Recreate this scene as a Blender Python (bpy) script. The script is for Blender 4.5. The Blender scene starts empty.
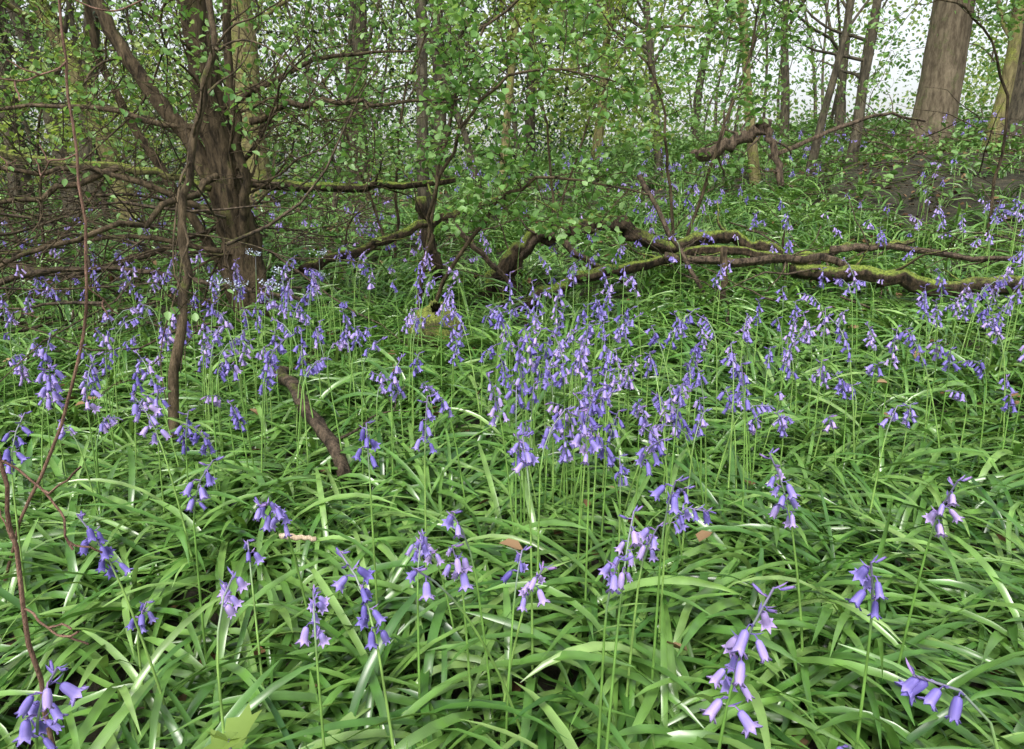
import bpy, math, numpy as np
R=np.random.default_rng(11)
S=bpy.context.scene
# ------------------------------------------------------------ terrain
def gz(x,y):
    x=np.asarray(x,float);y=np.asarray(y,float)
    s=np.clip(.122+.014*x,.07,.2)
    t=.4*np.logaddexp(0,(y-1.8)/.4)
    t=12*np.tanh(t/12)
    n=.018*np.sin(2.1*x+1.3*y+.5)+.014*np.sin(3.7*x-2.9*y+1)+.03*np.sin(.9*x+.4)*np.sin(.8*y)
    m=.22*np.exp(-((x-3.9)/1.3)**2-((y-6.2)/1.2)**2)
    return s*t+n+m
# ------------------------------------------------------------ mesh builder
class MB:
    def __init__(s): s.V=[];s.F=[];s.A=[];s.M=[];s.n=0
    def add(s,v,f,a,mat=0):
        v=np.asarray(v,float).reshape(-1,3);f=np.asarray(f,int).reshape(-1,4)
        s.V.append(v);s.F.append(f+s.n);s.A.append(np.asarray(a,float).reshape(-1,3))
        s.M.append(np.full(len(f),mat));s.n+=len(v)
    def build(s,name,mats,smooth=True,origin=None):
        V=np.concatenate(s.V);F=np.concatenate(s.F);A=np.concatenate(s.A);M=np.concatenate(s.M)
        if origin is not None: V=V-np.array(origin)
        me=bpy.data.meshes.new(name)
        me.vertices.add(len(V));me.vertices.foreach_set("co",V.astype(np.float32).ravel())
        me.loops.add(len(F)*4);me.loops.foreach_set("vertex_index",F.astype(np.int32).ravel())
        me.polygons.add(len(F));me.polygons.foreach_set("loop_start",(np.arange(len(F))*4).astype(np.int32))
        me.polygons.foreach_set("material_index",M.astype(np.int32))
        me.polygons.foreach_set("use_smooth",np.full(len(F),smooth))
        me.update(calc_edges=True)
        at=me.attributes.new("lf",'FLOAT_VECTOR','POINT');at.data.foreach_set("vector",A.astype(np.float32).ravel())
        for m in mats: me.materials.append(m)
        ob=bpy.data.objects.new(name,me);S.collection.objects.link(ob)
        if origin is not None: ob.location=origin
        return ob
def nrm(v): return v/(np.linalg.norm(v,axis=-1,keepdims=True)+1e-9)
def spline(P,k=6):
    P=np.asarray(P,float);Q=np.vstack([2*P[0]-P[1],P,2*P[-1]-P[-2]]);o=[]
    for i in range(1,len(Q)-2):
        for t in np.arange(k)/k:
            a,b,c,d=Q[i-1:i+3]
            o.append(.5*((2*b)+(c-a)*t+(2*a-5*b+4*c-d)*t*t+(3*b-a-3*c+d)*t**3))
    o.append(Q[-2]);return np.array(o)
def tube(mb,P,r,sides=8,rough=0.,mat=0,cap=False):
    P=np.asarray(P,float);n=len(P);r=np.broadcast_to(np.asarray(r,float),(n,)).copy()
    if cap:
        e0=P[0]-(P[1]-P[0])*.02;e1=P[-1]+(P[-1]-P[-2])*.02
        P=np.vstack([e0,P,e1]);r=np.concatenate([[r[0]*.05],r,[r[-1]*.05]]);n+=2
    T=nrm(np.gradient(P,axis=0));ref=np.array([0,0,1.]) if abs(T[:,2]).mean()<.8 else np.array([0,1.,0])
    U=nrm(np.cross(T,ref));W=np.cross(T,U)
    an=np.arange(sides)/sides*2*np.pi
    rr=r[:,None]*np.ones(sides)
    if rough>0:
        ph=R.uniform(0,6.28,3);z=np.linspace(0,1,n)[:,None]*n*.35
        rr=rr*(1+rough*(.5*np.sin(3*an+ph[0]+z*.6)+.35*np.sin(5*an+ph[1]-z*.4)+R.normal(0,.35,(n,sides))))
    V=P[:,None]+rr[...,None]*(np.cos(an)[None,:,None]*U[:,None]+np.sin(an)[None,:,None]*W[:,None])
    i=np.arange(n-1)[:,None]*sides;j=np.arange(sides)[None];k=(j+1)%sides
    F=np.stack([i+j,i+k,i+sides+k,i+sides+j],-1)
    A=np.zeros((n,sides,3));A[...,0]=R.random();A[...,1]=j/sides;A[...,2]=np.linspace(0,1,n)[:,None]
    mb.add(V,F,A,mat)
def ribbons(mb,base,az,L,th0,th1,W,K,mat=0,bend=0.,p=1.2,roll=None,rnd=None,gut=.28,clamp=True):
    N=len(base);s=np.linspace(0,1,K+1)[None]
    th=th0[:,None]+(th1-th0)[:,None]*s**p
    a=az[:,None]+(bend[:,None] if np.ndim(bend) else bend)*s
    dl=(L/K)[:,None]
    d=np.stack([np.cos(th)*np.cos(a),np.cos(th)*np.sin(a),np.sin(th)],-1)*dl[...,None]
    Pp=base[:,None]+np.concatenate([np.zeros((N,1,3)),np.cumsum(d[:,:-1],1)],1)
    if clamp:
        g=gz(Pp[...,0],Pp[...,1])+.012+.045*R.random((N,1))
        Pp[...,2]=np.where(s>0.15,np.maximum(Pp[...,2],g),Pp[...,2])
    side=np.stack([-np.sin(a),np.cos(a),0*a],-1)
    no=np.stack([-np.sin(th)*np.cos(a),-np.sin(th)*np.sin(a),np.cos(th)],-1)
    if roll is not None:
        rl=(roll[:,None]*s)[...,None];side,no=side*np.cos(rl)+no*np.sin(rl),no*np.cos(rl)-side*np.sin(rl)
    w=W[:,None]*.5*np.clip((.62+.5*s)*(1-np.clip((s-.5)/.5,0,1)**2.4),.04,1)
    w=w[...,None]
    V=np.stack([Pp-side*w,Pp-no*w*2*gut,Pp+side*w],2)
    A=np.zeros(V.shape);A[...,0]=(R.random(N) if rnd is None else rnd)[:,None,None];A[...,1]=np.array([0,.5,1]);A[...,2]=s[...,None]
    b=(np.arange(N)*(K+1)*3)[:,None,None]+(np.arange(K)*3)[None,:,None]+np.arange(2)[None,None]
    F=np.stack([b,b+1,b+4,b+3],-1)
    mb.add(V,F,A,mat)
def leaves(mb,P,size,mat=0,flat=.5,aspect=.6,rnd=None):
    P=np.asarray(P,float).reshape(-1,3);N=len(P)
    if N==0:return
    size=np.broadcast_to(size,(N,))*R.uniform(.6,1.25,N)
    nn=nrm(R.normal(0,1,(N,3))*np.array([1,1,.7])+np.array([0,0,flat*2]))
    d=nrm(np.cross(nn,R.normal(0,1,(N,3))));sd=np.cross(nn,d)
    l=size[:,None];w=l*aspect*.5;up=nn*l*.12
    V=np.stack([P,P+d*l*.3-sd*w+up,P+d*l*.7-sd*w*.8+up,P+d*l-nn*l*.08,P+d*l*.7+sd*w*.8+up,P+d*l*.3+sd*w+up],1)
    b=(np.arange(N)*6)[:,None]
    F=np.stack([b+np.array([[0,5,4,3]]),b+np.array([[3,2,1,0]])],1).reshape(-1,4)
    A=np.zeros((N,6,3));A[...,0]=(R.random(N) if rnd is None else rnd)[:,None];A[...,1]=[.5,0,0,.5,1,1];A[...,2]=[0,.3,.7,1,.7,.3]
    mb.add(V,F,A,mat)
# ------------------------------------------------------------ materials
def mk(name):
    m=bpy.data.materials.new(name);m.use_nodes=True;nt=m.node_tree;nt.nodes.clear();return m,nt,nt.nodes.new,nt.links.new
def leafmat(name,cols,trans=.3,rough=.42,stripe=0.,tip=None,spec=.5,vary=True):
    m,nt,nn,ln=mk(name)
    at=nn('ShaderNodeAttribute');at.attribute_name='lf'
    sp=nn('ShaderNodeSeparateXYZ');ln(at.outputs['Vector'],sp.inputs[0])
    cr=nn('ShaderNodeValToRGB');e=cr.color_ramp.elements
    while len(e)<len(cols): e.new(.5)
    for i,c in enumerate(cols): e[i].position=i/(len(cols)-1);e[i].color=(*c,1)
    ln(sp.outputs[0],cr.inputs[0]);col=cr.outputs[0]
    if vary:
        ge=nn('ShaderNodeNewGeometry')
        nz=nn('ShaderNodeTexNoise');nz.inputs['Scale'].default_value=30;nz.inputs['Detail'].default_value=1;ln(ge.outputs['Position'],nz.inputs['Vector'])
        mr=nn('ShaderNodeMapRange');mr.inputs[1].default_value=.3;mr.inputs[2].default_value=.7;mr.inputs[3].default_value=.66;mr.inputs[4].default_value=1.25;ln(nz.outputs[0],mr.inputs[0])
        mx=nn('ShaderNodeVectorMath');mx.operation='SCALE';ln(col,mx.inputs[0]);ln(mr.outputs[0],mx.inputs['Scale']);col=mx.outputs[0]
    if stripe>0:
        su=nn('ShaderNodeMath');su.operation='MULTIPLY';su.inputs[1].default_value=56.;ln(sp.outputs[1],su.inputs[0])
        si=nn('ShaderNodeMath');si.operation='SINE';ln(su.outputs[0],si.inputs[0])
        ma=nn('ShaderNodeMath');ma.operation='MULTIPLY_ADD';ma.inputs[1].default_value=stripe;ma.inputs[2].default_value=1;ln(si.outputs[0],ma.inputs[0])
        m2=nn('ShaderNodeVectorMath');m2.operation='SCALE';ln(col,m2.inputs[0]);ln(ma.outputs[0],m2.inputs['Scale']);col=m2.outputs[0]
    if tip:
        mm=nn('ShaderNodeMix');mm.data_type='RGBA';mp=nn('ShaderNodeMapRange');mp.inputs[1].default_value=tip[1];mp.inputs[2].default_value=1.
        ln(sp.outputs[2],mp.inputs[0]);ln(mp.outputs[0],mm.inputs[0]);ln(col,mm.inputs[6]);mm.inputs[7].default_value=(*tip[0],1);col=mm.outputs[2]
    b=nn('ShaderNodeBsdfPrincipled');b.inputs['Roughness'].default_value=rough;b.inputs['Specular IOR Level'].default_value=spec;ln(col,b.inputs['Base Color'])
    o=nn('ShaderNodeOutputMaterial')
    if trans<=0: ln(b.outputs[0],o.inputs[0]);return m
    t=nn('ShaderNodeBsdfTranslucent');t2=nn('ShaderNodeVectorMath');t2.operation='MULTIPLY';t2.inputs[1].default_value=(1.4,1.3,.8) if name!='petal' else (1.3,1.2,1.2)
    ln(col,t2.inputs[0]);ln(t2.outputs[0],t.inputs[0])
    ms=nn('ShaderNodeMixShader');ms.inputs[0].default_value=trans;ln(b.outputs[0],ms.inputs[1]);ln(t.outputs[0],ms.inputs[2])
    ln(ms.outputs[0],o.inputs[0]);return m
def barkmat(name,c1,c2,moss=(.16,.2,.03),mossamt=.5,scale=30,up=.5):
    m,nt,nn,ln=mk(name)
    ge=nn('ShaderNodeNewGeometry');mp=nn('ShaderNodeMapping');mp.inputs['Scale'].default_value=(1,1,.28);ln(ge.outputs['Position'],mp.inputs[0])
    n1=nn('ShaderNodeTexNoise');n1.inputs['Scale'].default_value=scale;n1.inputs['Detail'].default_value=6;n1.inputs['Roughness'].default_value=.7;ln(mp.outputs[0],n1.inputs['Vector'])
    cr=nn('ShaderNodeValToRGB');cr.color_ramp.elements[0].position=.38;cr.color_ramp.elements[1].position=.66;cr.color_ramp.elements[0].color=(*c1,1);cr.color_ramp.elements[1].color=(*c2,1);ln(n1.outputs[0],cr.inputs[0])
    n2=nn('ShaderNodeTexNoise');n2.inputs['Scale'].default_value=9;n2.inputs['Detail'].default_value=6;n2.inputs['Roughness'].default_value=.7;ln(ge.outputs['Position'],n2.inputs['Vector'])
    sx=nn('ShaderNodeSeparateXYZ');ln(ge.outputs['Normal'],sx.inputs[0])
    ad=nn('ShaderNodeMath');ad.operation='MULTIPLY_ADD';ad.inputs[1].default_value=up*.35;ln(sx.outputs[2],ad.inputs[0]);ln(n2.outputs[0],ad.inputs[2])
    mr=nn('ShaderNodeMapRange');mr.inputs[1].default_value=.72-mossamt*.35;mr.inputs[2].default_value=.9-mossamt*.35;ln(ad.outputs[0],mr.inputs[0])
    n3=nn('ShaderNodeTexNoise');n3.inputs['Scale'].default_value=120;n3.inputs['Detail'].default_value=2;ln(ge.outputs['Position'],n3.inputs['Vector'])
    mc=nn('ShaderNodeValToRGB');mc.color_ramp.elements[0].position=.35;mc.color_ramp.elements[1].position=.65;mc.color_ramp.elements[0].color=(moss[0]*.3,moss[1]*.35,moss[2]*.4,1);mc.color_ramp.elements[1].color=(*moss,1);ln(n3.outputs[0],mc.inputs[0])
    mm=nn('ShaderNodeMix');mm.data_type='RGBA';ln(mr.outputs[0],mm.inputs[0]);ln(cr.outputs[0],mm.inputs[6]);ln(mc.outputs[0],mm.inputs[7])
    b=nn('ShaderNodeBsdfPrincipled');b.inputs['Roughness'].default_value=.85;b.inputs['Specular IOR Level'].default_value=.25;ln(mm.outputs[2],b.inputs['Base Color'])
    bu=nn('ShaderNodeBump');bu.inputs['Strength'].default_value=1;bu.inputs['Distance'].default_value=.02;ln(n1.outputs[0],bu.inputs['Height']);ln(bu.outputs[0],b.inputs['Normal'])
    o=nn('ShaderNodeOutputMaterial');ln(b.outputs[0],o.inputs[0]);return m
def soilmat():
    m,nt,nn,ln=mk('woodland_soil');ge=nn('ShaderNodeNewGeometry')
    n1=nn('ShaderNodeTexNoise');n1.inputs['Scale'].default_value=18;n1.inputs['Detail'].default_value=8;n1.inputs['Roughness'].default_value=.7;ln(ge.outputs['Position'],n1.inputs['Vector'])
    cr=nn('ShaderNodeValToRGB');e=cr.color_ramp.elements;e[0].position=.3;e[0].color=(.014,.013,.007,1);e[1].position=.75;e[1].color=(.1,.075,.045,1);x=e.new(.55);x.color=(.035,.032,.016,1)
    ln(n1.outputs[0],cr.inputs[0])
    b=nn('ShaderNodeBsdfPrincipled');b.inputs['Roughness'].default_value=.95;ln(cr.outputs[0],b.inputs['Base Color'])
    bu=nn('ShaderNodeBump');bu.inputs['Distance'].default_value=.03;ln(n1.outputs[0],bu.inputs['Height']);ln(bu.outputs[0],b.inputs['Normal'])
    o=nn('ShaderNodeOutputMaterial');ln(b.outputs[0],o.inputs[0]);return m
M_soil=soilmat()
M_blade=leafmat('bluebell_leaf',[(.028,.095,.018),(.075,.185,.033),(.14,.275,.055),(.25,.385,.12)],trans=.2,rough=.28,stripe=.12,spec=.8)
M_stem=leafmat('bluebell_stem',[(.13,.27,.05),(.22,.36,.09)],trans=0,tip=((.17,.14,.26),.75))
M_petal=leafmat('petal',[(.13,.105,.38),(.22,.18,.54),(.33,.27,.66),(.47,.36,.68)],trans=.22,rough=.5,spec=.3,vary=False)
M_bud=leafmat('flower_bud',[(.08,.06,.20),(.15,.115,.36),(.26,.16,.37)],trans=0,rough=.5,spec=.3,vary=False)
M_leafN=leafmat('spring_leaf',[(.08,.20,.045),(.16,.32,.08),(.29,.46,.18)],trans=.4,rough=.42,vary=False)
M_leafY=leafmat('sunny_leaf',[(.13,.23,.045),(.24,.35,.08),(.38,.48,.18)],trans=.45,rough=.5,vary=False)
M_leafD=leafmat('evergreen_leaf',[(.012,.03,.010),(.03,.065,.02),(.07,.13,.035)],trans=0,rough=.4,vary=False)
M_leafU=leafmat('undergrowth_leaf',[(.06,.15,.03),(.11,.23,.05),(.19,.33,.09)],trans=.25,rough=.45,vary=False)
M_litter=leafmat('dead_leaf',[(.06,.03,.014),(.15,.085,.04),(.27,.18,.1)],trans=0,rough=.8,spec=.2,vary=False)
M_white=leafmat('white_petal',[(.34,.4,.52),(.5,.55,.66)],trans=0,rough=.6,vary=False)
M_bark=barkmat('brown_bark',(.022,.016,.009),(.16,.118,.07),mossamt=.35,up=.2,scale=38)
M_barkG=barkmat('algae_bark',(.09,.075,.035),(.3,.26,.12),moss=(.3,.32,.07),mossamt=.7,up=.15)
M_barkD=barkmat('dark_bark',(.03,.026,.018),(.14,.12,.08),moss=(.1,.13,.035),mossamt=.4,up=.1)
M_barkP=barkmat('conifer_bark',(.08,.062,.04),(.22,.18,.12),moss=(.17,.2,.07),mossamt=.5,scale=24,up=.1)
M_dead=barkmat('dead_wood',(.02,.015,.01),(.17,.125,.085),mossamt=.15,up=.5,scale=55)
M_moss=barkmat('mossy_wood',(.012,.010,.006),(.10,.07,.042),moss=(.24,.31,.05),mossamt=.36,up=.9,scale=55)
M_red=barkmat('red_twig',(.09,.05,.035),(.3,.18,.13),mossamt=.0)
M_mossy=barkmat('thick_moss',(.04,.04,.018),(.13,.12,.04),moss=(.25,.29,.055),mossamt=.4,up=1.,scale=60)
M_cream=barkmat('bare_wood',(.4,.3,.2),(.62,.52,.4),mossamt=-1)
# ------------------------------------------------------------ ground
def ground():
    n=300;u=np.linspace(-1,1,n)
    xs=np.sinh(u*5.2)/np.sinh(5.2)*300;ys=np.sinh(u*5.2)/np.sinh(5.2)*300+3
    X,Y=np.meshgrid(xs,ys);Z=gz(X,Y);V=np.stack([X,Y,Z],-1)
    i=np.arange(n-1)[:,None]*n+np.arange(n-1)[None]
    mb=MB();mb.add(V,np.stack([i,i+1,i+n+1,i+n],-1),np.zeros((n*n,3)));mb.build('ground',[M_soil])
ground()
def wedge(n,d0,d1,m=.6,pw=1.):
    y=d0+(d1-d0)*R.random(n*4)
    hw=.74*y+m;keep=R.random(n*4)<(hw/hw.max())**pw
    y=y[keep][:n];x=(R.random(len(y))*2-1)*(.74*y+m);return x,y
def patch(x,y): return .5+.5*np.sin(1.7*x+.8*np.sin(1.1*y)+.6)*np.sin(1.3*y+.9*np.sin(.8*x)+2)
# ------------------------------------------------------------ bluebell foliage
mb=MB()
def clumps(nc,per,d0,d1,K,Ws,Ls,m=.6,lo=False):
    x,y=wedge(nc,d0,d1,m)
    k=(R.random(len(x))<np.where(y>3.4,.5+.8*patch(x,y),1.))
    k&=~((x>2.5)&(y>4.6)&(y<7.2)&(R.random(len(x))<.8)) & ~((x<-1.3)&(y>2.6)&(R.random(len(x))<.5))
    x=x[k];y=y[k];n=len(x)*per
    X=np.repeat(x,per)+R.normal(0,.022,n);Y=np.repeat(y,per)+R.normal(0,.022,n)
    B=np.stack([X,Y,gz(X,Y)-.005],-1)
    az=np.repeat(3.1*np.sin(2.3*x+1.1*y)+2.2*np.sin(2.9*y-1.7*x),per)+R.normal(0,1.25,n);L=R.uniform(.15,.32,n)*Ls
    th0=np.radians(R.uniform(25,80,n) if not lo else R.uniform(8,40,n));th1=np.radians(R.uniform(-80,0,n))
    rn=np.clip(np.repeat(R.random(len(x)),per)*.4+R.random(n)*.6,0,1)
    ribbons(mb,B,az,L,th0,th1,R.uniform(.0075,.0155,n)*Ws,K,bend=R.normal(0,.4,n),roll=R.normal(0,.6,n),p=1.,rnd=rn,gut=.17)
clumps(1500,10,.15,3.0,8,1,1)
clumps(900,8,.15,3.0,6,1,1,lo=True)
clumps(2500,8,3.0,6.2,5,1.15,1)
clumps(3000,7,6.2,14,4,1.6,1.1,2)
mb.build('bluebell_leaves',[M_blade])
# ------------------------------------------------------------ bluebell flowers
def belltemplate(hi):
    if hi: ns=12;rings=[(0,.12),(.08,.42),(.3,.55),(.6,.58),(.8,.66),(.95,.95),(.90,1.25)]
    else: ns=6;rings=[(0,.2),(.2,.5),(.7,.6),(1.,1.1)]
    V=[];A=[]
    for k,(t,r) in enumerate(rings):
        for j in range(ns):
            a=2*np.pi*j/ns;rr=r;tt=t
            if hi and j%2:
                if k>=5: rr=[.68,.70][k-5];tt=[.74,.76][k-5]
                elif k>0: rr*=.86
            V.append((rr*np.cos(a),rr*np.sin(a),-tt));A.append((0,j%2,t))
    i=np.arange(len(rings)-1)[:,None]*ns;j=np.arange(ns)[None];k=(j+1)%ns
    return np.array(V,float),np.stack([i+j,i+k,i+ns+k,i+ns+j],-1).reshape(-1,4),np.array(A,float)
BH=belltemplate(True);BL=belltemplate(False)
def basis(d):
    z=-nrm(np.asarray(d,float));r=np.array([1,0,0.]) if abs(z[0])<.8 else np.array([0,1.,0])
    x=nrm(np.cross(r,z));y=np.cross(z,x);return np.stack([x,y,z],1)
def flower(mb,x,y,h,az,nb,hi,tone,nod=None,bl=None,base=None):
    nod=R.choice([R.uniform(.05,.6),R.uniform(.5,1.5)],p=[.6,.4]) if nod is None else nod
    n=12 if hi else 7
    s=np.linspace(0,1,n);lean=abs(R.normal(0,.12))
    ang=lean*(.5+s)+nod*np.clip((s-.72)/.28,0,1)**1.6
    la=az+R.normal(0,.3)
    dz=np.cos(ang);dx=np.sin(ang);L=h*1.04
    P=np.zeros((n,3))
    for i in range(1,n):
        P[i]=P[i-1]+np.array([dx[i]*np.cos(la),dx[i]*np.sin(la),dz[i]])*L/(n-1)
    off=np.array([x,y,0])-np.array([P[-1][0]*.6,P[-1][1]*.6,0])
    off[2]=float(gz(off[0],off[1]));P=P+off
    tube(mb,P,(.0021-.0011*s)*(1 if hi else 1.25),5 if hi else 3,mat=0)
    T=BH if hi else BL
    span=min(.30,.023*nb)
    for k in range(nb):
        t=1-span*(k+.1)/nb;ii=t*(n-1);i0=min(int(ii),n-2);q=P[i0]+(P[i0+1]-P[i0])*(ii-i0)
        a=(la+R.normal(0,.9)) if nod>1. else k*2.4+R.normal(0,.4)
        top=k<max(1,nb//4)
        out=np.array([np.cos(a),np.sin(a),0])
        bln=(bl or R.uniform(.0145,.0195))*R.uniform(.8,1.1)
        pl=bln*(.25 if top else R.uniform(.25,.5))
        p1=q+out*pl*.7+np.array([0,0,pl*.3]);p2=q+out*pl*1.15-np.array([0,0,pl*.05])
        if hi: tube(mb,[q,p1,p2],[.0008,.0007,.0008],3,mat=2)
        d=out*(R.uniform(.15,.9))+np.array([0,0,-1.]) if not top else nrm(out*.8+np.array([0,0,-.3 if nod>1 else .4]))
        B=basis(d);rad=bln*R.uniform(.34,.45)
        V=T[0].copy()
        if top:
            V[:,:2]*=.42;V[:,:2]*=(1-.75*np.clip(T[2][:,2:3]-.5,0,1)/.5);V[:,2]*=.7
        elif R.random()<.35: V[:,:2]*=(1-.45*np.clip(T[2][:,2:3]-.6,0,1)/.4)
        V=V*np.array([rad,rad*R.uniform(.8,1),bln]);V=V@B.T+p2
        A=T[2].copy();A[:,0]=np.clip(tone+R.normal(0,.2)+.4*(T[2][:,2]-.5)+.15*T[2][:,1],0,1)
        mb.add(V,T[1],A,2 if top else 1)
        if hi:
            ribbons(mb,np.array([q]),np.array([a+.4]),np.array([bln*.7]),np.array([.3]),np.array([.9]),np.array([.0022]),3,mat=2,clamp=False)
FM=[M_stem,M_petal,M_bud]
hero=[(.184,.47,.365,14,.020,.4),(-.147,.6,.355,12,.018,.9),(-.384,.47,.345,11,.018,.4),(.098,.6,.326,4,.018,.3),(-.296,.8,.35,11,.019,.8),
(-.452,.7,.345,10,.02,.3),(-.284,.6,.342,6,.019,1.3),(.35,.8,.35,12,.019,.2),(.326,.42,.345,5,.019,1.2),(.325,.55,.341,6,.017,.3),(.235,.4,.325,5,.018,1.2),
(.473,.7,.357,9,.017,.3),(.179,.72,.352,4,.019,.3),(-.047,.63,.358,3,.017,.2),(.124,1.05,.36,10,.02,.3),(.19,.9,.362,8,.019,.8),(-.576,1.05,.36,10,.02,.5),
(-.9,1.3,.38,14,.022,1),(.068,1.4,.38,12,.02,.3),(.15,.98,.35,9,.019,.3),(-.05,.72,.33,3,.018,.3),(-.2,.9,.36,6,.018,.3),(.02,.85,.36,5,.018,.5),(-.13,.98,.37,9,.019,.2),(.1,.92,.37,8,.018,.3)]
for (x,y,h,nb,bl,nd) in hero:
    m=MB();flower(m,x,y,h,R.uniform(0,6.28),nb,True,R.random(),bl=bl,nod=nd);m.build('bluebell',FM,origin=(x,y,float(gz(x,y))))
mb=MB()
def scatter(n,d0,d1,m=.5,hi=True):
    x,y=wedge(n,d0,d1,m)
    for a,b in zip(x,y):
        dens=.2+1.1*patch(a*1.5+1,b*1.5)
        if b<1.3 and a>.35: dens*=.35
        if b>4 and a>2: dens*=.5
        if R.random()>dens: continue
        for _ in range(R.integers(1,4)):
            aa=a+R.normal(0,.05);bb=b+R.normal(0,.05)
            flower(mb,aa,bb,R.uniform(.19,.39),R.uniform(0,6.28),int(R.integers(3,12)),hi,R.random()*.95)
scatter(6,.62,.82,.1);scatter(32,.82,1.3);scatter(85,1.3,2.3)
def cl(cx,cy,sx,sy,n,hi=True):
    for _ in range(n):
        flower(mb,cx+R.normal(0,sx),cy+R.normal(0,sy),R.uniform(.23,.41),R.uniform(0,6.28),int(R.integers(5,13)),hi,R.random()*.95)
cl(.12,1.35,.11,.2,34);cl(.35,1.6,.2,.2,28);cl(.08,1.85,.2,.2,14);cl(-.95,1.8,.3,.3,38);cl(-.7,2.1,.15,.3,16);cl(-.55,1.35,.22,.15,14);cl(.75,1.6,.07,.12,10);cl(1.5,2.2,.12,.12,16);cl(1.35,1.9,.2,.12,7);cl(.95,2.1,.12,.12,12);cl(-1.0,2.5,.35,.15,22)
scatter(180,2.3,4.2,.5,False);scatter(330,4.2,9,.5,False)
mb.build('bluebell_flowers',FM)
# ------------------------------------------------------------ litter and twigs
x,y=wedge(5000,.2,9);mb=MB();leaves(mb,np.stack([x,y,gz(x,y)+R.uniform(.004,.03,len(x))],-1),.045,flat=1.5,aspect=.65)
x,y=wedge(150,.7,5);leaves(mb,np.stack([x,y,gz(x,y)+R.uniform(.06,.13,len(x))],-1),.04,flat=1.2,aspect=.6);mb.build('leaf_litter',[M_litter])
mb=MB()
for _ in range(680):
    u=R.random()
    if u<.6: x=R.uniform(-3.8,-.9);y=R.uniform(2.2,5.5);h=R.uniform(.02,.6)
    elif u<.75: x=R.uniform(2.2,5.2);y=R.uniform(4.8,7.2);h=R.uniform(.02,.3)
    else:
        x,y=wedge(1,2.6,7);x=x[0] if len(x) else 0;y=y[0] if len(y) else 3;h=R.uniform(.02,.2)
    L=R.uniform(.2,1.1);a=R.uniform(0,6.28);n=6;P=[np.array([x,y,float(gz(x,y))+h])];d=np.array([np.cos(a),np.sin(a),R.normal(0,.25)])
    for i in range(n): d=nrm(d+R.normal(0,.18,3));P.append(P[-1]+d*L/n)
    P=np.array(P);P[:,2]=np.maximum(P[:,2],gz(P[:,0],P[:,1])+.01)
    tube(mb,P,np.linspace(R.uniform(.002,.007),.0012,n+1),4)
mb.build('fallen_twigs',[M_dead])
mb=MB();x,y=wedge(2800,4.2,13,1.5);k=((patch(x+2,y)>.75)&(y>5))|((x>1.9)&(y>5)&(patch(2*x,2*y)>.35))|(y>8.3);x=x[k];y=y[k]
P=[];
for a,b in zip(x,y):
    n=R.integers(6,14);h=R.uniform(.05,.32)
    q=np.stack([a+R.normal(0,.09,n),b+R.normal(0,.09,n),float(gz(a,b))+h*R.uniform(.15,1.1,n)],-1);P.append(q)
leaves(mb,np.concatenate(P),.06,flat=.8,aspect=.6);mb.build('undergrowth',[M_leafU])
# ------------------------------------------------------------ trees
def grow(mb,lp,p,d,L,r,lev,mx,nch,wander=.16,up=.03,sides=8,sp=.03,ang=(.5,1.1),lr=(.35,.6),t0=.25,rough=.1,jit=.02,droop=0.):
    n=[10,7,5,4][min(lev,3)];P=[np.array(p,float)];d=nrm(np.array(d,float));D=[d]
    for i in range(n):
        d=nrm(d+R.normal(0,wander*(1 if lev else .5),3)+np.array([0,0,up if lev==0 else up-droop]));P.append(P[-1]+d*L/n);D.append(d)
    P=np.array(P);s=np.linspace(0,1,n+1);rr=r*(1-.8*s)
    if lev==0: rr=rr*(1+.35*np.exp(-s*14))
    Q=spline(P,2) if lev<2 else P;rq=np.interp(np.linspace(0,1,len(Q)),s,rr)
    tube(mb,Q,np.maximum(rq,.0012),max(3,sides-3*lev),rough if lev==0 else 0)
    if lev<mx:
        for c in range(nch[lev]):
            t=R.uniform(t0,1);i=min(int(t*n),n-1);q=P[i]+(P[i+1]-P[i])*(t*n-i)
            pr=nrm(np.cross(D[i],R.normal(0,1,3)));a=R.uniform(*ang);dd=D[i]*np.cos(a)+pr*np.sin(a)
            grow(mb,lp,q,dd,L*R.uniform(*lr)*(1.15-.5*t),max(min(rr[i]*.42,.03),.0016),lev+1,mx,nch,wander*1.3,up,sides,sp,ang,lr,.2,rough,jit,droop)
    if lev>=mx-1 and lev>0:
        k=max(2,int(L/sp));tt=R.uniform(.15,1,k);q=np.stack([np.interp(tt,s,P[:,j]) for j in range(3)],-1);lp.append(q+R.normal(0,jit,q.shape))
def tree(name,x,y,dirn,H,r,bark,leaf,nch=(9,5),mx=2,sp=.04,ls=.04,keep=1.,flat=.4,**kw):
    m=MB();lp=[];o=(x,y,float(gz(x,y)));grow(m,lp,(x,y,o[2]-.05),dirn,H,r,0,mx,nch,sp=sp,**kw)
    q=np.concatenate(lp) if lp else np.zeros((0,3))
    q=q[R.random(len(q))<keep];leaves(m,q,ls,1,flat=flat)
    return m.build(name,[bark,leaf],origin=o)
def hand(m,P,r0,r1,sides=10,rough=.1,mat=0,k=5,wob=0.,cap=False):
    Q=spline(P,k)
    if wob: Q[1:-1]+=R.normal(0,wob,Q[1:-1].shape)
    tube(m,Q,np.linspace(r0,r1,len(Q)),sides,rough,mat,cap);return Q
def twigs(m,lp,Q,n,L,r,mx=1,nch=(4,3),sp=.03,t=(.1,1),**kw):
    for _ in range(n):
        q=Q[int(R.uniform(*t)*(len(Q)-1))];d=nrm(R.normal(0,1,3)+np.array([0,-.1,.15]))
        grow(m,lp,q,d,L*R.uniform(.5,1.2),r,1,1+mx,(0,)+nch,sp=sp,wander=.22,**kw)
m=MB();lp=[];x0,y0=-1.13,2.95;g=float(gz(x0,y0))
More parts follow.
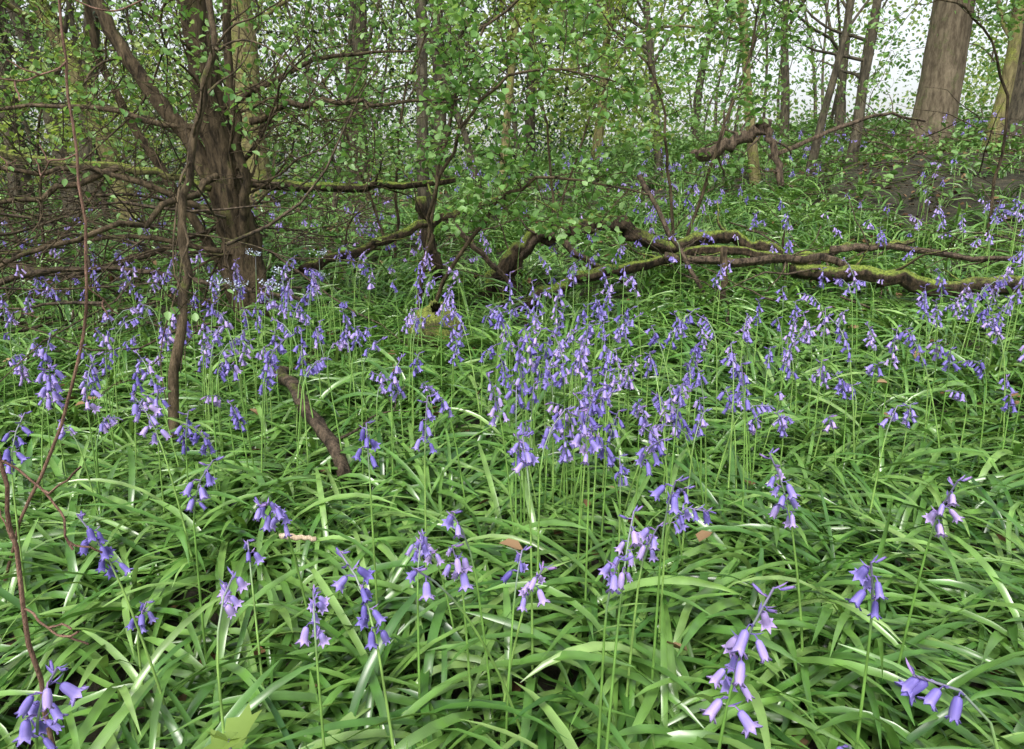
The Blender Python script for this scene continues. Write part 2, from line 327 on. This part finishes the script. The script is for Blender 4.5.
Q=hand(m,[(x0+.04,y0,g-.1),(x0+.01,y0,g+.12),(-1.13,2.95,.45),(-1.15,2.93,.7),(-1.18,2.9,1.0),(-1.21,2.88,1.4),(-1.15,2.95,2.2),(-1.25,3.05,3.2),(-1.1,3.1,4.3)],.095,.022,24,.2,wob=.004)
twigs(m,lp,Q,26,.9,.007,2,(5,4),sp=.045,t=(.25,1))
Q2=hand(m,[(-1.15,2.93,.5),(-1.26,2.9,.85),(-1.43,2.85,1.13),(-1.56,2.82,1.42),(-1.9,2.8,2.1),(-2.2,2.9,3)],.038,.012,12,.14,wob=.006);twigs(m,lp,Q2,14,.7,.005,2,(4,4),sp=.045)
Q3=hand(m,[(-1.10,2.88,.5),(-1.04,2.78,.8),(-1.04,2.75,1.1),(-.97,2.7,1.6),(-.7,2.7,2.4)],.02,.01,9,.1,wob=.006);twigs(m,lp,Q3,11,.6,.004,2,(4,4),sp=.045)
Q4=hand(m,[(-1.24,3.2,g),(-1.5,3.2,.7),(-1.72,3.2,1.1),(-1.8,3.2,1.6),(-1.9,3.2,2.6)],.024,.010,9,.1,wob=.006);twigs(m,lp,Q4,10,.6,.004,2,(4,4),sp=.045)
for P in ([(-1.0,2.8,.95),(-.75,2.75,1.02),(-.5,2.7,1.0),(-.18,2.68,1.02)],[(-1.15,2.85,.6),(-1.5,2.7,.75),(-1.9,2.6,.78),(-2.3,2.5,.9)],[(-1.2,2.9,.45),(-1.6,2.8,.52),(-2.1,2.7,.42)],[(-1.15,2.8,.75),(-1.3,2.5,.6),(-1.6,2.3,.5),(-1.9,2.2,.3)],[(-1.5,2.75,.78),(-1.8,2.6,.65),(-2.2,2.5,.62)],[(-1.2,2.9,.9),(-1.6,2.8,1.0),(-2.2,2.7,.95)],[(-1.15,2.9,1.0),(-.8,3.0,1.2),(-.4,3.1,1.25)]):
    Qb=hand(m,P,.014,.004,7,.1,wob=.01);twigs(m,[],Qb,12,.45,.003,1,(5,))
q=np.concatenate(lp);leaves(m,q[R.random(len(q))<.8],.027,1,aspect=.7);m.build('hawthorn_tree',[M_bark,M_leafN],origin=(x0,y0,g))
m=MB();lp=[];Q=hand(m,[(-.88,1.66,-.03),(-.865,1.7,.2),(-.82,1.73,.45),(-.80,1.75,.68),(-.73,1.75,.9),(-.69,1.75,1.12),(-.75,1.8,1.6),(-.6,1.9,2.3)],.0135,.005,9,.14,wob=.005)
twigs(m,lp,Q,12,.45,.0035,1,(4,),sp=.07,t=(.35,1));q=np.concatenate(lp);leaves(m,q[R.random(len(q))<.5],.022,1,aspect=.7);m.build('hawthorn_sapling',[M_bark,M_leafN],origin=(-.88,1.66,0))
for P in ([(-.86,1.,0),(-.78,1.,.19),(-.67,1.,.39),(-.615,1.,.57),(-.6,1.,.79),(-.59,1.,.95),(-.55,1.02,1.4)],[(-.49,.62,0),(-.49,.61,.13),(-.48,.6,.34),(-.474,.6,.46),(-.50,.62,.7)],[(-1.75,2.,.05),(-1.5,2.,.45),(-1.45,2.05,.9),(-1.5,2.1,1.6)]):
    m=MB();Q=hand(m,P,.003,.0016,6,.08,wob=.0015);twigs(m,[],Q,5,.12,.0012,1,(2,));m.build('woody_shoot',[M_red],origin=P[0])
def sapling(name,stems,n,L,ls,sp,leaf=M_leafN,mx=2,keep=1.,t0=.2):
    m=MB();lp=[]
    for P in stems:
        P=np.array(P,float);Q=hand(m,P,.010,.003,7,.05,wob=.008);twigs(m,lp,Q,n,L,.0025,mx,(4,3),sp=sp,t=(t0,1))
    q=np.concatenate(lp);q=q[R.random(len(q))<keep];leaves(m,q,ls,1,aspect=.72,flat=.7);m.build(name,[M_bark,leaf],origin=stems[0][0])
G=lambda x,y:float(gz(x,y))
sapling('hazel_sapling',[[(-.42,3.0,G(-.42,3)),(-.35,2.9,.5),(-.2,2.7,.9),(.05,2.6,1.1),(.35,2.5,1.05)],[(-.42,3.0,G(-.42,3)),(-.3,3.0,.8),(-.1,2.9,1.3),(.3,2.8,1.5)],[(-.40,3.0,G(-.42,3)),(-.1,2.8,.6),(.15,2.7,.74),(.5,2.6,.68)]],14,.38,.033,.02,t0=.4)
sapling('hazel_sapling',[[(.9,3.8,G(.9,3.8)),(.8,3.7,.8),(.7,3.6,1.2),(.3,3.5,1.6)],[(.9,3.8,G(.9,3.8)),(1.05,3.7,.9),(1.2,3.7,1.5),(1.2,3.7,2)]],17,.5,.036,.024,t0=.55)
sapling('hazel_sapling',[[(2.9,4.3,G(2.9,4.3)),(2.8,4.2,1.2),(2.5,4.1,1.6),(2.1,4,1.7)],[(3.3,4.3,G(3.3,4.3)),(3.2,4.2,1.2),(3.1,4.1,1.6),(2.7,4,1.9)]],12,.5,.034,.034,t0=.6)
sapling('hazel_sapling',[[(.3,5.0,G(.3,5)),(.25,4.9,1.0),(.1,4.8,1.6),(-.2,4.8,2.)],[(.3,5.0,G(.3,5)),(.5,4.9,1.1),(.8,4.9,1.7)]],16,.5,.042,.027,leaf=M_leafY,t0=.5)
sapling('elder_sapling',[[(-.7,4.2,G(-.7,4.2)),(-.65,4.1,.9),(-.5,4.,1.4),(-.2,3.9,1.9)],[(-.7,4.2,G(-.7,4.2)),(-.9,4.1,.9),(-1.1,4.,1.5)]],15,.6,.034,.028,t0=.35)
sapling('elder_sapling',[[(-2.6,3.2,G(-2.6,3.2)),(-2.4,3.1,.9),(-2.1,3.,1.3),(-1.8,3,1.6)],[(-2.9,3.4,G(-2.9,3.4)),(-2.7,3.3,.9),(-2.6,3.2,1.4)]],18,.5,.03,.028,t0=.4)
sapling('elder_sapling',[[(-2.9,4.3,G(-2.9,4.3)),(-2.7,4.2,1.1),(-2.3,4.1,1.5)],[(-2.9,4.3,G(-2.9,4.3)),(-3.2,4.2,1.),(-3.3,4.2,1.6)],[(-2.9,4.3,G(-2.9,4.3)),(-2.3,4.3,.9),(-1.8,4.3,1.3)]],16,.6,.036,.032,leaf=M_leafY,t0=.4)
W='woodland_tree'
T=[(-2.75,7.6,(.02,0,1),9,.17,M_barkG,M_leafN),(-3.3,6.2,(-.22,0,1),8,.07,M_barkG,M_leafN),(-5.0,8.5,(.05,0,1),9,.1,M_barkD,M_leafD),
(-1.9,9,(.02,0,1),9,.12,M_barkD,M_leafD),(-.55,4.6,(-.04,.02,1),6,.04,M_barkD,M_leafN),(-1.0,10,(.03,0,1),9,.09,M_barkD,M_leafD),(.25,11,(0,0,1),9,.07,M_barkD,M_leafN),
(1.15,10,(.03,0,1),8,.06,M_barkG,M_leafN),(1.75,8.5,(-.1,0,1),8,.045,M_barkD,M_leafN),(2.25,6.6,(-.18,0,1),7,.04,M_barkG,M_leafN),(4.1,11,(.02,0,1),8,.06,M_barkD,M_leafY),
(4.4,9.8,(-.03,0,1),8,.055,M_barkD,M_leafY),(4.85,7.4,(.16,0,1),7,.06,M_barkG,M_leafN),(5.4,7.8,(0,0,1),9,.16,M_barkD,M_leafD),(3.0,12,(.1,0,1),9,.06,M_barkD,M_leafY),(-4.3,7,(-.1,0,1),8,.07,M_barkD,M_leafN),(-6.2,9,(.1,0,1),8,.11,M_barkD,M_leafN),(7.6,10,(0,0,1),9,.13,M_barkD,M_leafN),(-3.9,5.2,(.1,0,1),7,.05,M_barkD,M_leafY),(-.1,8,(.08,0,1),7,.045,M_barkG,M_leafY)]
for (x,y,d,H,r,bk,lf) in T:
    tree(W,x,y,d,H,r,bk,lf,nch=(17,6),mx=2,sp=.038,ls=.052 if lf is not M_leafD else .06,t0=.14,lr=(.18,.34),jit=.05,droop=.03,up=.02,sides=12,wander=.13)
m=MB();x,y=4.6,8.0;g=G(x,y);hand(m,[(x-.05,y,g-.1),(x,y,g+.2),(x+.02,y,g+1),(x+.03,y,g+2.5),(x+.05,y,g+6),(x+.05,y,g+9)],.24,.14,24,.05)
lp=[]
for i in range(30):
    z=g+R.uniform(2.4,8.8);a=R.uniform(0,6.28);grow(m,lp,(x+.04,y,z),(np.cos(a),np.sin(a),.0),R.uniform(.7,1.8),.02,1,2,(0,7),sp=.03,wander=.1,jit=.04)
leaves(m,np.concatenate(lp),.05,1,aspect=.3);m.build('conifer_tree',[M_barkP,M_leafD],origin=(x,y,g))
def mass(name,n,y0,y1,xs,h,leaf,ls,cl,tr,dens,sg=(.35,.35,.22)):
    m=MB();P=[]
    for _ in range(n):
        x=R.uniform(*xs);y=R.uniform(y0,y1);z=G(x,y)+R.uniform(0,1)**1.1*h;k=cl
        if R.random()>dens(x/y,(z-.7)/y): continue
        P.append(np.array([x,y,z])+R.normal(0,1,(k,3))*np.array(sg))
    leaves(m,np.concatenate(P),ls,1,flat=.4)
    for _ in range(tr):
        x=R.uniform(*xs);y=R.uniform(y0,y1);d=np.array([R.normal(0,.1),0,1.]);grow(m,[],(x,y,G(x,y)-.1),d,R.uniform(4,9),R.uniform(.02,.05),0,2,(7,3),t0=.1,lr=(.2,.4),sides=8)
    m.build(name,[M_barkD,leaf])
def dn(u,v):
    if .33<u<.58: return .65 if v<.06 else .22
    if -.1<u<=.33: return .98-1.5*v
    return 1.-1.*v
mass('distant_woodland',2300,13,22,(-20,20),5.4,M_leafY,.11,34,40,dn)  # paler yellow-green leaves: distance haze put into the leaf colour
mass('evergreen_thicket',600,10.5,13,(-11,1.4),3.8,M_leafD,.08,46,8,lambda u,v:.9 if v<.1 else .62)
mass('understorey_hedge',520,8.8,13,(-9,11),1.5,M_leafN,.06,34,8,lambda u,v:.8)
mass('hazel_thicket',360,5.8,9,(-6.5,4.),2.6,M_leafN,.046,42,8,lambda u,v:0. if v<.04 else (.6 if u<.33 else .12),(.22,.22,.13))
# ------------------------------------------------------------ fallen wood
def log(name,P,r0,r1,mat,tw=5,TL=.35,rough=.24,off=True,sides=16):
    m=MB();P=[(a,b,c+(G(a,b) if off else 0)) for a,b,c in P];Q=hand(m,P,r0,r1,sides,rough,wob=r0*.28,cap=True)
    if tw: twigs(m,[],Q,tw,TL,max(r0*.25,.003),1,(3,))
    m.build(name,[mat],origin=P[0])
log('fallen_branch',[(-.12,3.4,.0),(-.05,3.4,.16),(.1,3.4,.29),(.3,3.4,.34),(.46,3.4,.35),(.6,3.4,.27),(.74,3.4,.2),(1.0,3.4,.23),(1.2,3.35,.18),(1.45,3.3,.1)],.042,.026,M_moss,6)
log('fallen_branch',[(.02,3.1,.04),(.3,3.15,.15),(.62,3.2,.18),(.95,3.25,.2),(1.3,3.3,.14),(1.7,3.4,.17),(2.0,3.5,.2)],.028,.012,M_moss,5)
log('fallen_log',[(1.25,3.1,.14),(1.5,2.95,.15),(1.8,2.85,.12),(2.05,2.8,.13),(2.5,2.75,.12),(2.9,2.75,.1)],.032,.038,M_moss,5)
log('fallen_branch',[(1.5,3.3,.18),(1.8,3.25,.21),(2.2,3.2,.16),(2.6,3.2,.18)],.016,.009,M_dead,5)
log('fallen_branch',[(-.02,3.5,.02),(.04,3.4,.2),(.16,3.35,.33),(.35,3.35,.2),(.6,3.3,.04)],.024,.012,M_dead,3)
log('fallen_branch',[(.7,3.2,.2),(1.,3.1,.17),(1.35,3.05,.2),(1.6,3,.1)],.02,.014,M_dead,5)
log('mossy_branch',[(-.97,3.2,.34),(-.75,3.15,.42),(-.5,3.1,.5),(-.25,3.05,.6),(-.03,3.0,.67)],.021,.014,M_moss,4,off=False)
log('mossy_branch',[(-1.5,3.8,.75),(-1.0,3.8,.71),(-.65,3.8,.72),(-.3,3.8,.75)],.028,.013,M_moss,6,off=False)
log('mossy_branch',[(-2.4,2.8,.87),(-2.1,2.8,.86),(-1.8,2.8,.8),(-1.45,2.8,.78),(-1.2,2.85,.7)],.019,.012,M_mossy,6,off=False)
log('fallen_branch',[(-2.4,2.7,.1),(-2.0,2.8,.3),(-1.6,2.8,.3),(-1.2,2.75,.22),(-.8,2.7,.16)],.015,.007,M_dead,9)
log('fallen_branch',[(-2.6,3.3,.3),(-2.1,3.2,.2),(-1.7,3.1,.28),(-1.3,3.2,.4)],.02,.009,M_dead,8)
log('dead_branch',[(1.5,6,.4),(1.75,6,.46),(2.0,6,.56),(2.1,6,.6)],.055,.04,M_dead,7,.5)
log('dead_branch',[(2.08,6,.62),(2.15,5.95,.4),(2.22,5.9,.1)],.03,.025,M_dead,2)
log('dead_branch',[(2.2,6.2,.3),(2.7,6.2,.4),(3.2,6.3,.42),(3.6,6.4,.3)],.02,.009,M_dead,10,.6)
log('dead_stake',[(.9,2.95,-.05),(.9,2.95,.1),(.895,2.95,.28)],.017,.013,M_bark,0)
log('dead_branch',[(.6,3.4,.55),(.72,3.2,.3),(.85,3.0,.05)],.012,.008,M_dead,3)
log('dead_branch',[(-.36,3.6,-.05),(-.4,3.5,.2),(-.44,3.4,.48)],.034,.026,M_moss,2)
log('dead_branch',[(-.3,3.3,.4),(-.1,3.3,.2),(.05,3.4,.02)],.014,.01,M_dead,3)
log('dead_branch',[(-.74,2.2,.05),(-.67,1.95,.14),(-.5,1.62,.13),(-.36,1.38,.06)],.018,.014,M_dead,2,.2)
log('wood_chip',[(-.37,1.0,.14),(-.34,.99,.145),(-.31,.99,.142)],.0045,.0035,M_cream,0,sides=8)
m=MB();n=28;V=[];cx,cy=-.29,2.6;g=G(cx,cy);rg=11
for k in range(rg):
    f=k/(rg-1)
    for j in range(n):
        a=2*np.pi*j/n;r=.085*np.cos(f*1.5)**.7*(1+.2*np.sin(2*a+1)+.1*np.sin(5*a+k*.5)+R.normal(0,.06));V.append((cx+r*1.2*np.cos(a),cy+r*np.sin(a),g-.02+.2*np.sin(f*1.5)+R.normal(0,.006)+.02*np.sin(a)))
i=np.arange(rg-1)[:,None]*n;j=np.arange(n)[None];k=(j+1)%n
m.add(V,np.stack([i+j,i+k,i+n+k,i+n+j],-1),np.zeros((len(V),3)));m.build('mossy_stump',[M_mossy],origin=(cx,cy,g))
m=MB()
for _ in range(8):
    x=-.84+R.normal(0,.09);y=2.4+R.normal(0,.12);h=R.uniform(.28,.40);g=G(x,y);top=np.array([x+R.normal(0,.03),y,g+h]);tube(m,[(x,y,g),(x,y,g+h*.5),top],[.002,.002,.001],4,mat=1)
    for k in range(9):
        a=R.uniform(0,6.28);q=top+np.array([np.cos(a)*.03,np.sin(a)*.03,.015])*R.uniform(.3,1.2);tube(m,[top,q],[.0007,.0006],3,mat=1);leaves(m,q+R.normal(0,.006,(6,3)),.0055,0,aspect=.9)
m.build('cow_parsley',[M_white,M_stem])
m=MB();bx,by=-.215,.42;tube(m,[(bx,by,0),(bx+.01,by,.15),(bx+.01,by-.005,.315)],[.0015,.0013,.001],5,mat=1)
for (c,az,sz,tl) in (((bx+.01,by-.005,.318),.3,.022,.5),((bx+.008,by,.30),2.6,.018,.3),((bx+.01,by,.312),-1.8,.018,.7)):
    c=np.array(c);u=np.array([np.cos(az)*np.cos(tl),np.sin(az)*np.cos(tl),np.sin(tl)]);v=nrm(np.cross((0,0,1),u));w=np.cross(u,v);V=[c+u*sz*.3-w*.002]
    for j,(al) in enumerate(np.linspace(-2.5,2.5,11)):
        rr=(1.05-.25*abs(al)/2.5)*sz if j%2 else .62*sz
        V.append(c+u*sz*.3+(u*np.cos(al)+v*np.sin(al))*rr+w*.003*(j%2))
    F=[(0,1+2*q,2+2*q,3+2*q) for q in range(5)];A=np.zeros((12,3));A[:,0]=.45;m.add(V,F,A,0)
m.build('sycamore_seedling',[M_leafY,M_stem],origin=(bx,by,0))
# ------------------------------------------------------------ light, sky, camera
w=bpy.data.worlds.new("World");S.world=w;w.use_nodes=True;nt=w.node_tree;bg=nt.nodes['Background']
sk=nt.nodes.new('ShaderNodeTexSky');sk.sky_type='NISHITA';sk.sun_disc=False;sk.sun_elevation=math.radians(55);sk.sun_rotation=math.radians(200);sk.air_density=1.2;sk.dust_density=4
hs=nt.nodes.new('ShaderNodeHueSaturation');hs.inputs['Saturation'].default_value=.25;hs.inputs['Value'].default_value=1.8
nt.links.new(sk.outputs[0],hs.inputs['Color']);nt.links.new(hs.outputs[0],bg.inputs[0]);bg.inputs[1].default_value=.15
L=bpy.data.lights.new('sun','SUN');L.energy=3.2;L.angle=math.radians(22);L.color=(1,.97,.9);lo=bpy.data.objects.new('sun',L);S.collection.objects.link(lo)
el=math.radians(55);rt=math.radians(200)
from mathutils import Vector
dv=Vector((math.sin(rt)*math.cos(el),math.cos(rt)*math.cos(el),math.sin(el)))
lo.rotation_euler=dv.to_track_quat('Z','Y').to_euler()
c=bpy.data.cameras.new('camera');co=bpy.data.objects.new('camera',c);S.collection.objects.link(co);S.camera=co
c.sensor_width=36;c.lens=24.3;c.clip_end=1000;c.clip_start=.02;co.location=(0,0,.7);co.rotation_euler=(math.radians(75),0,0)
S.view_settings.view_transform='Standard';S.view_settings.look='None';S.view_settings.exposure=0
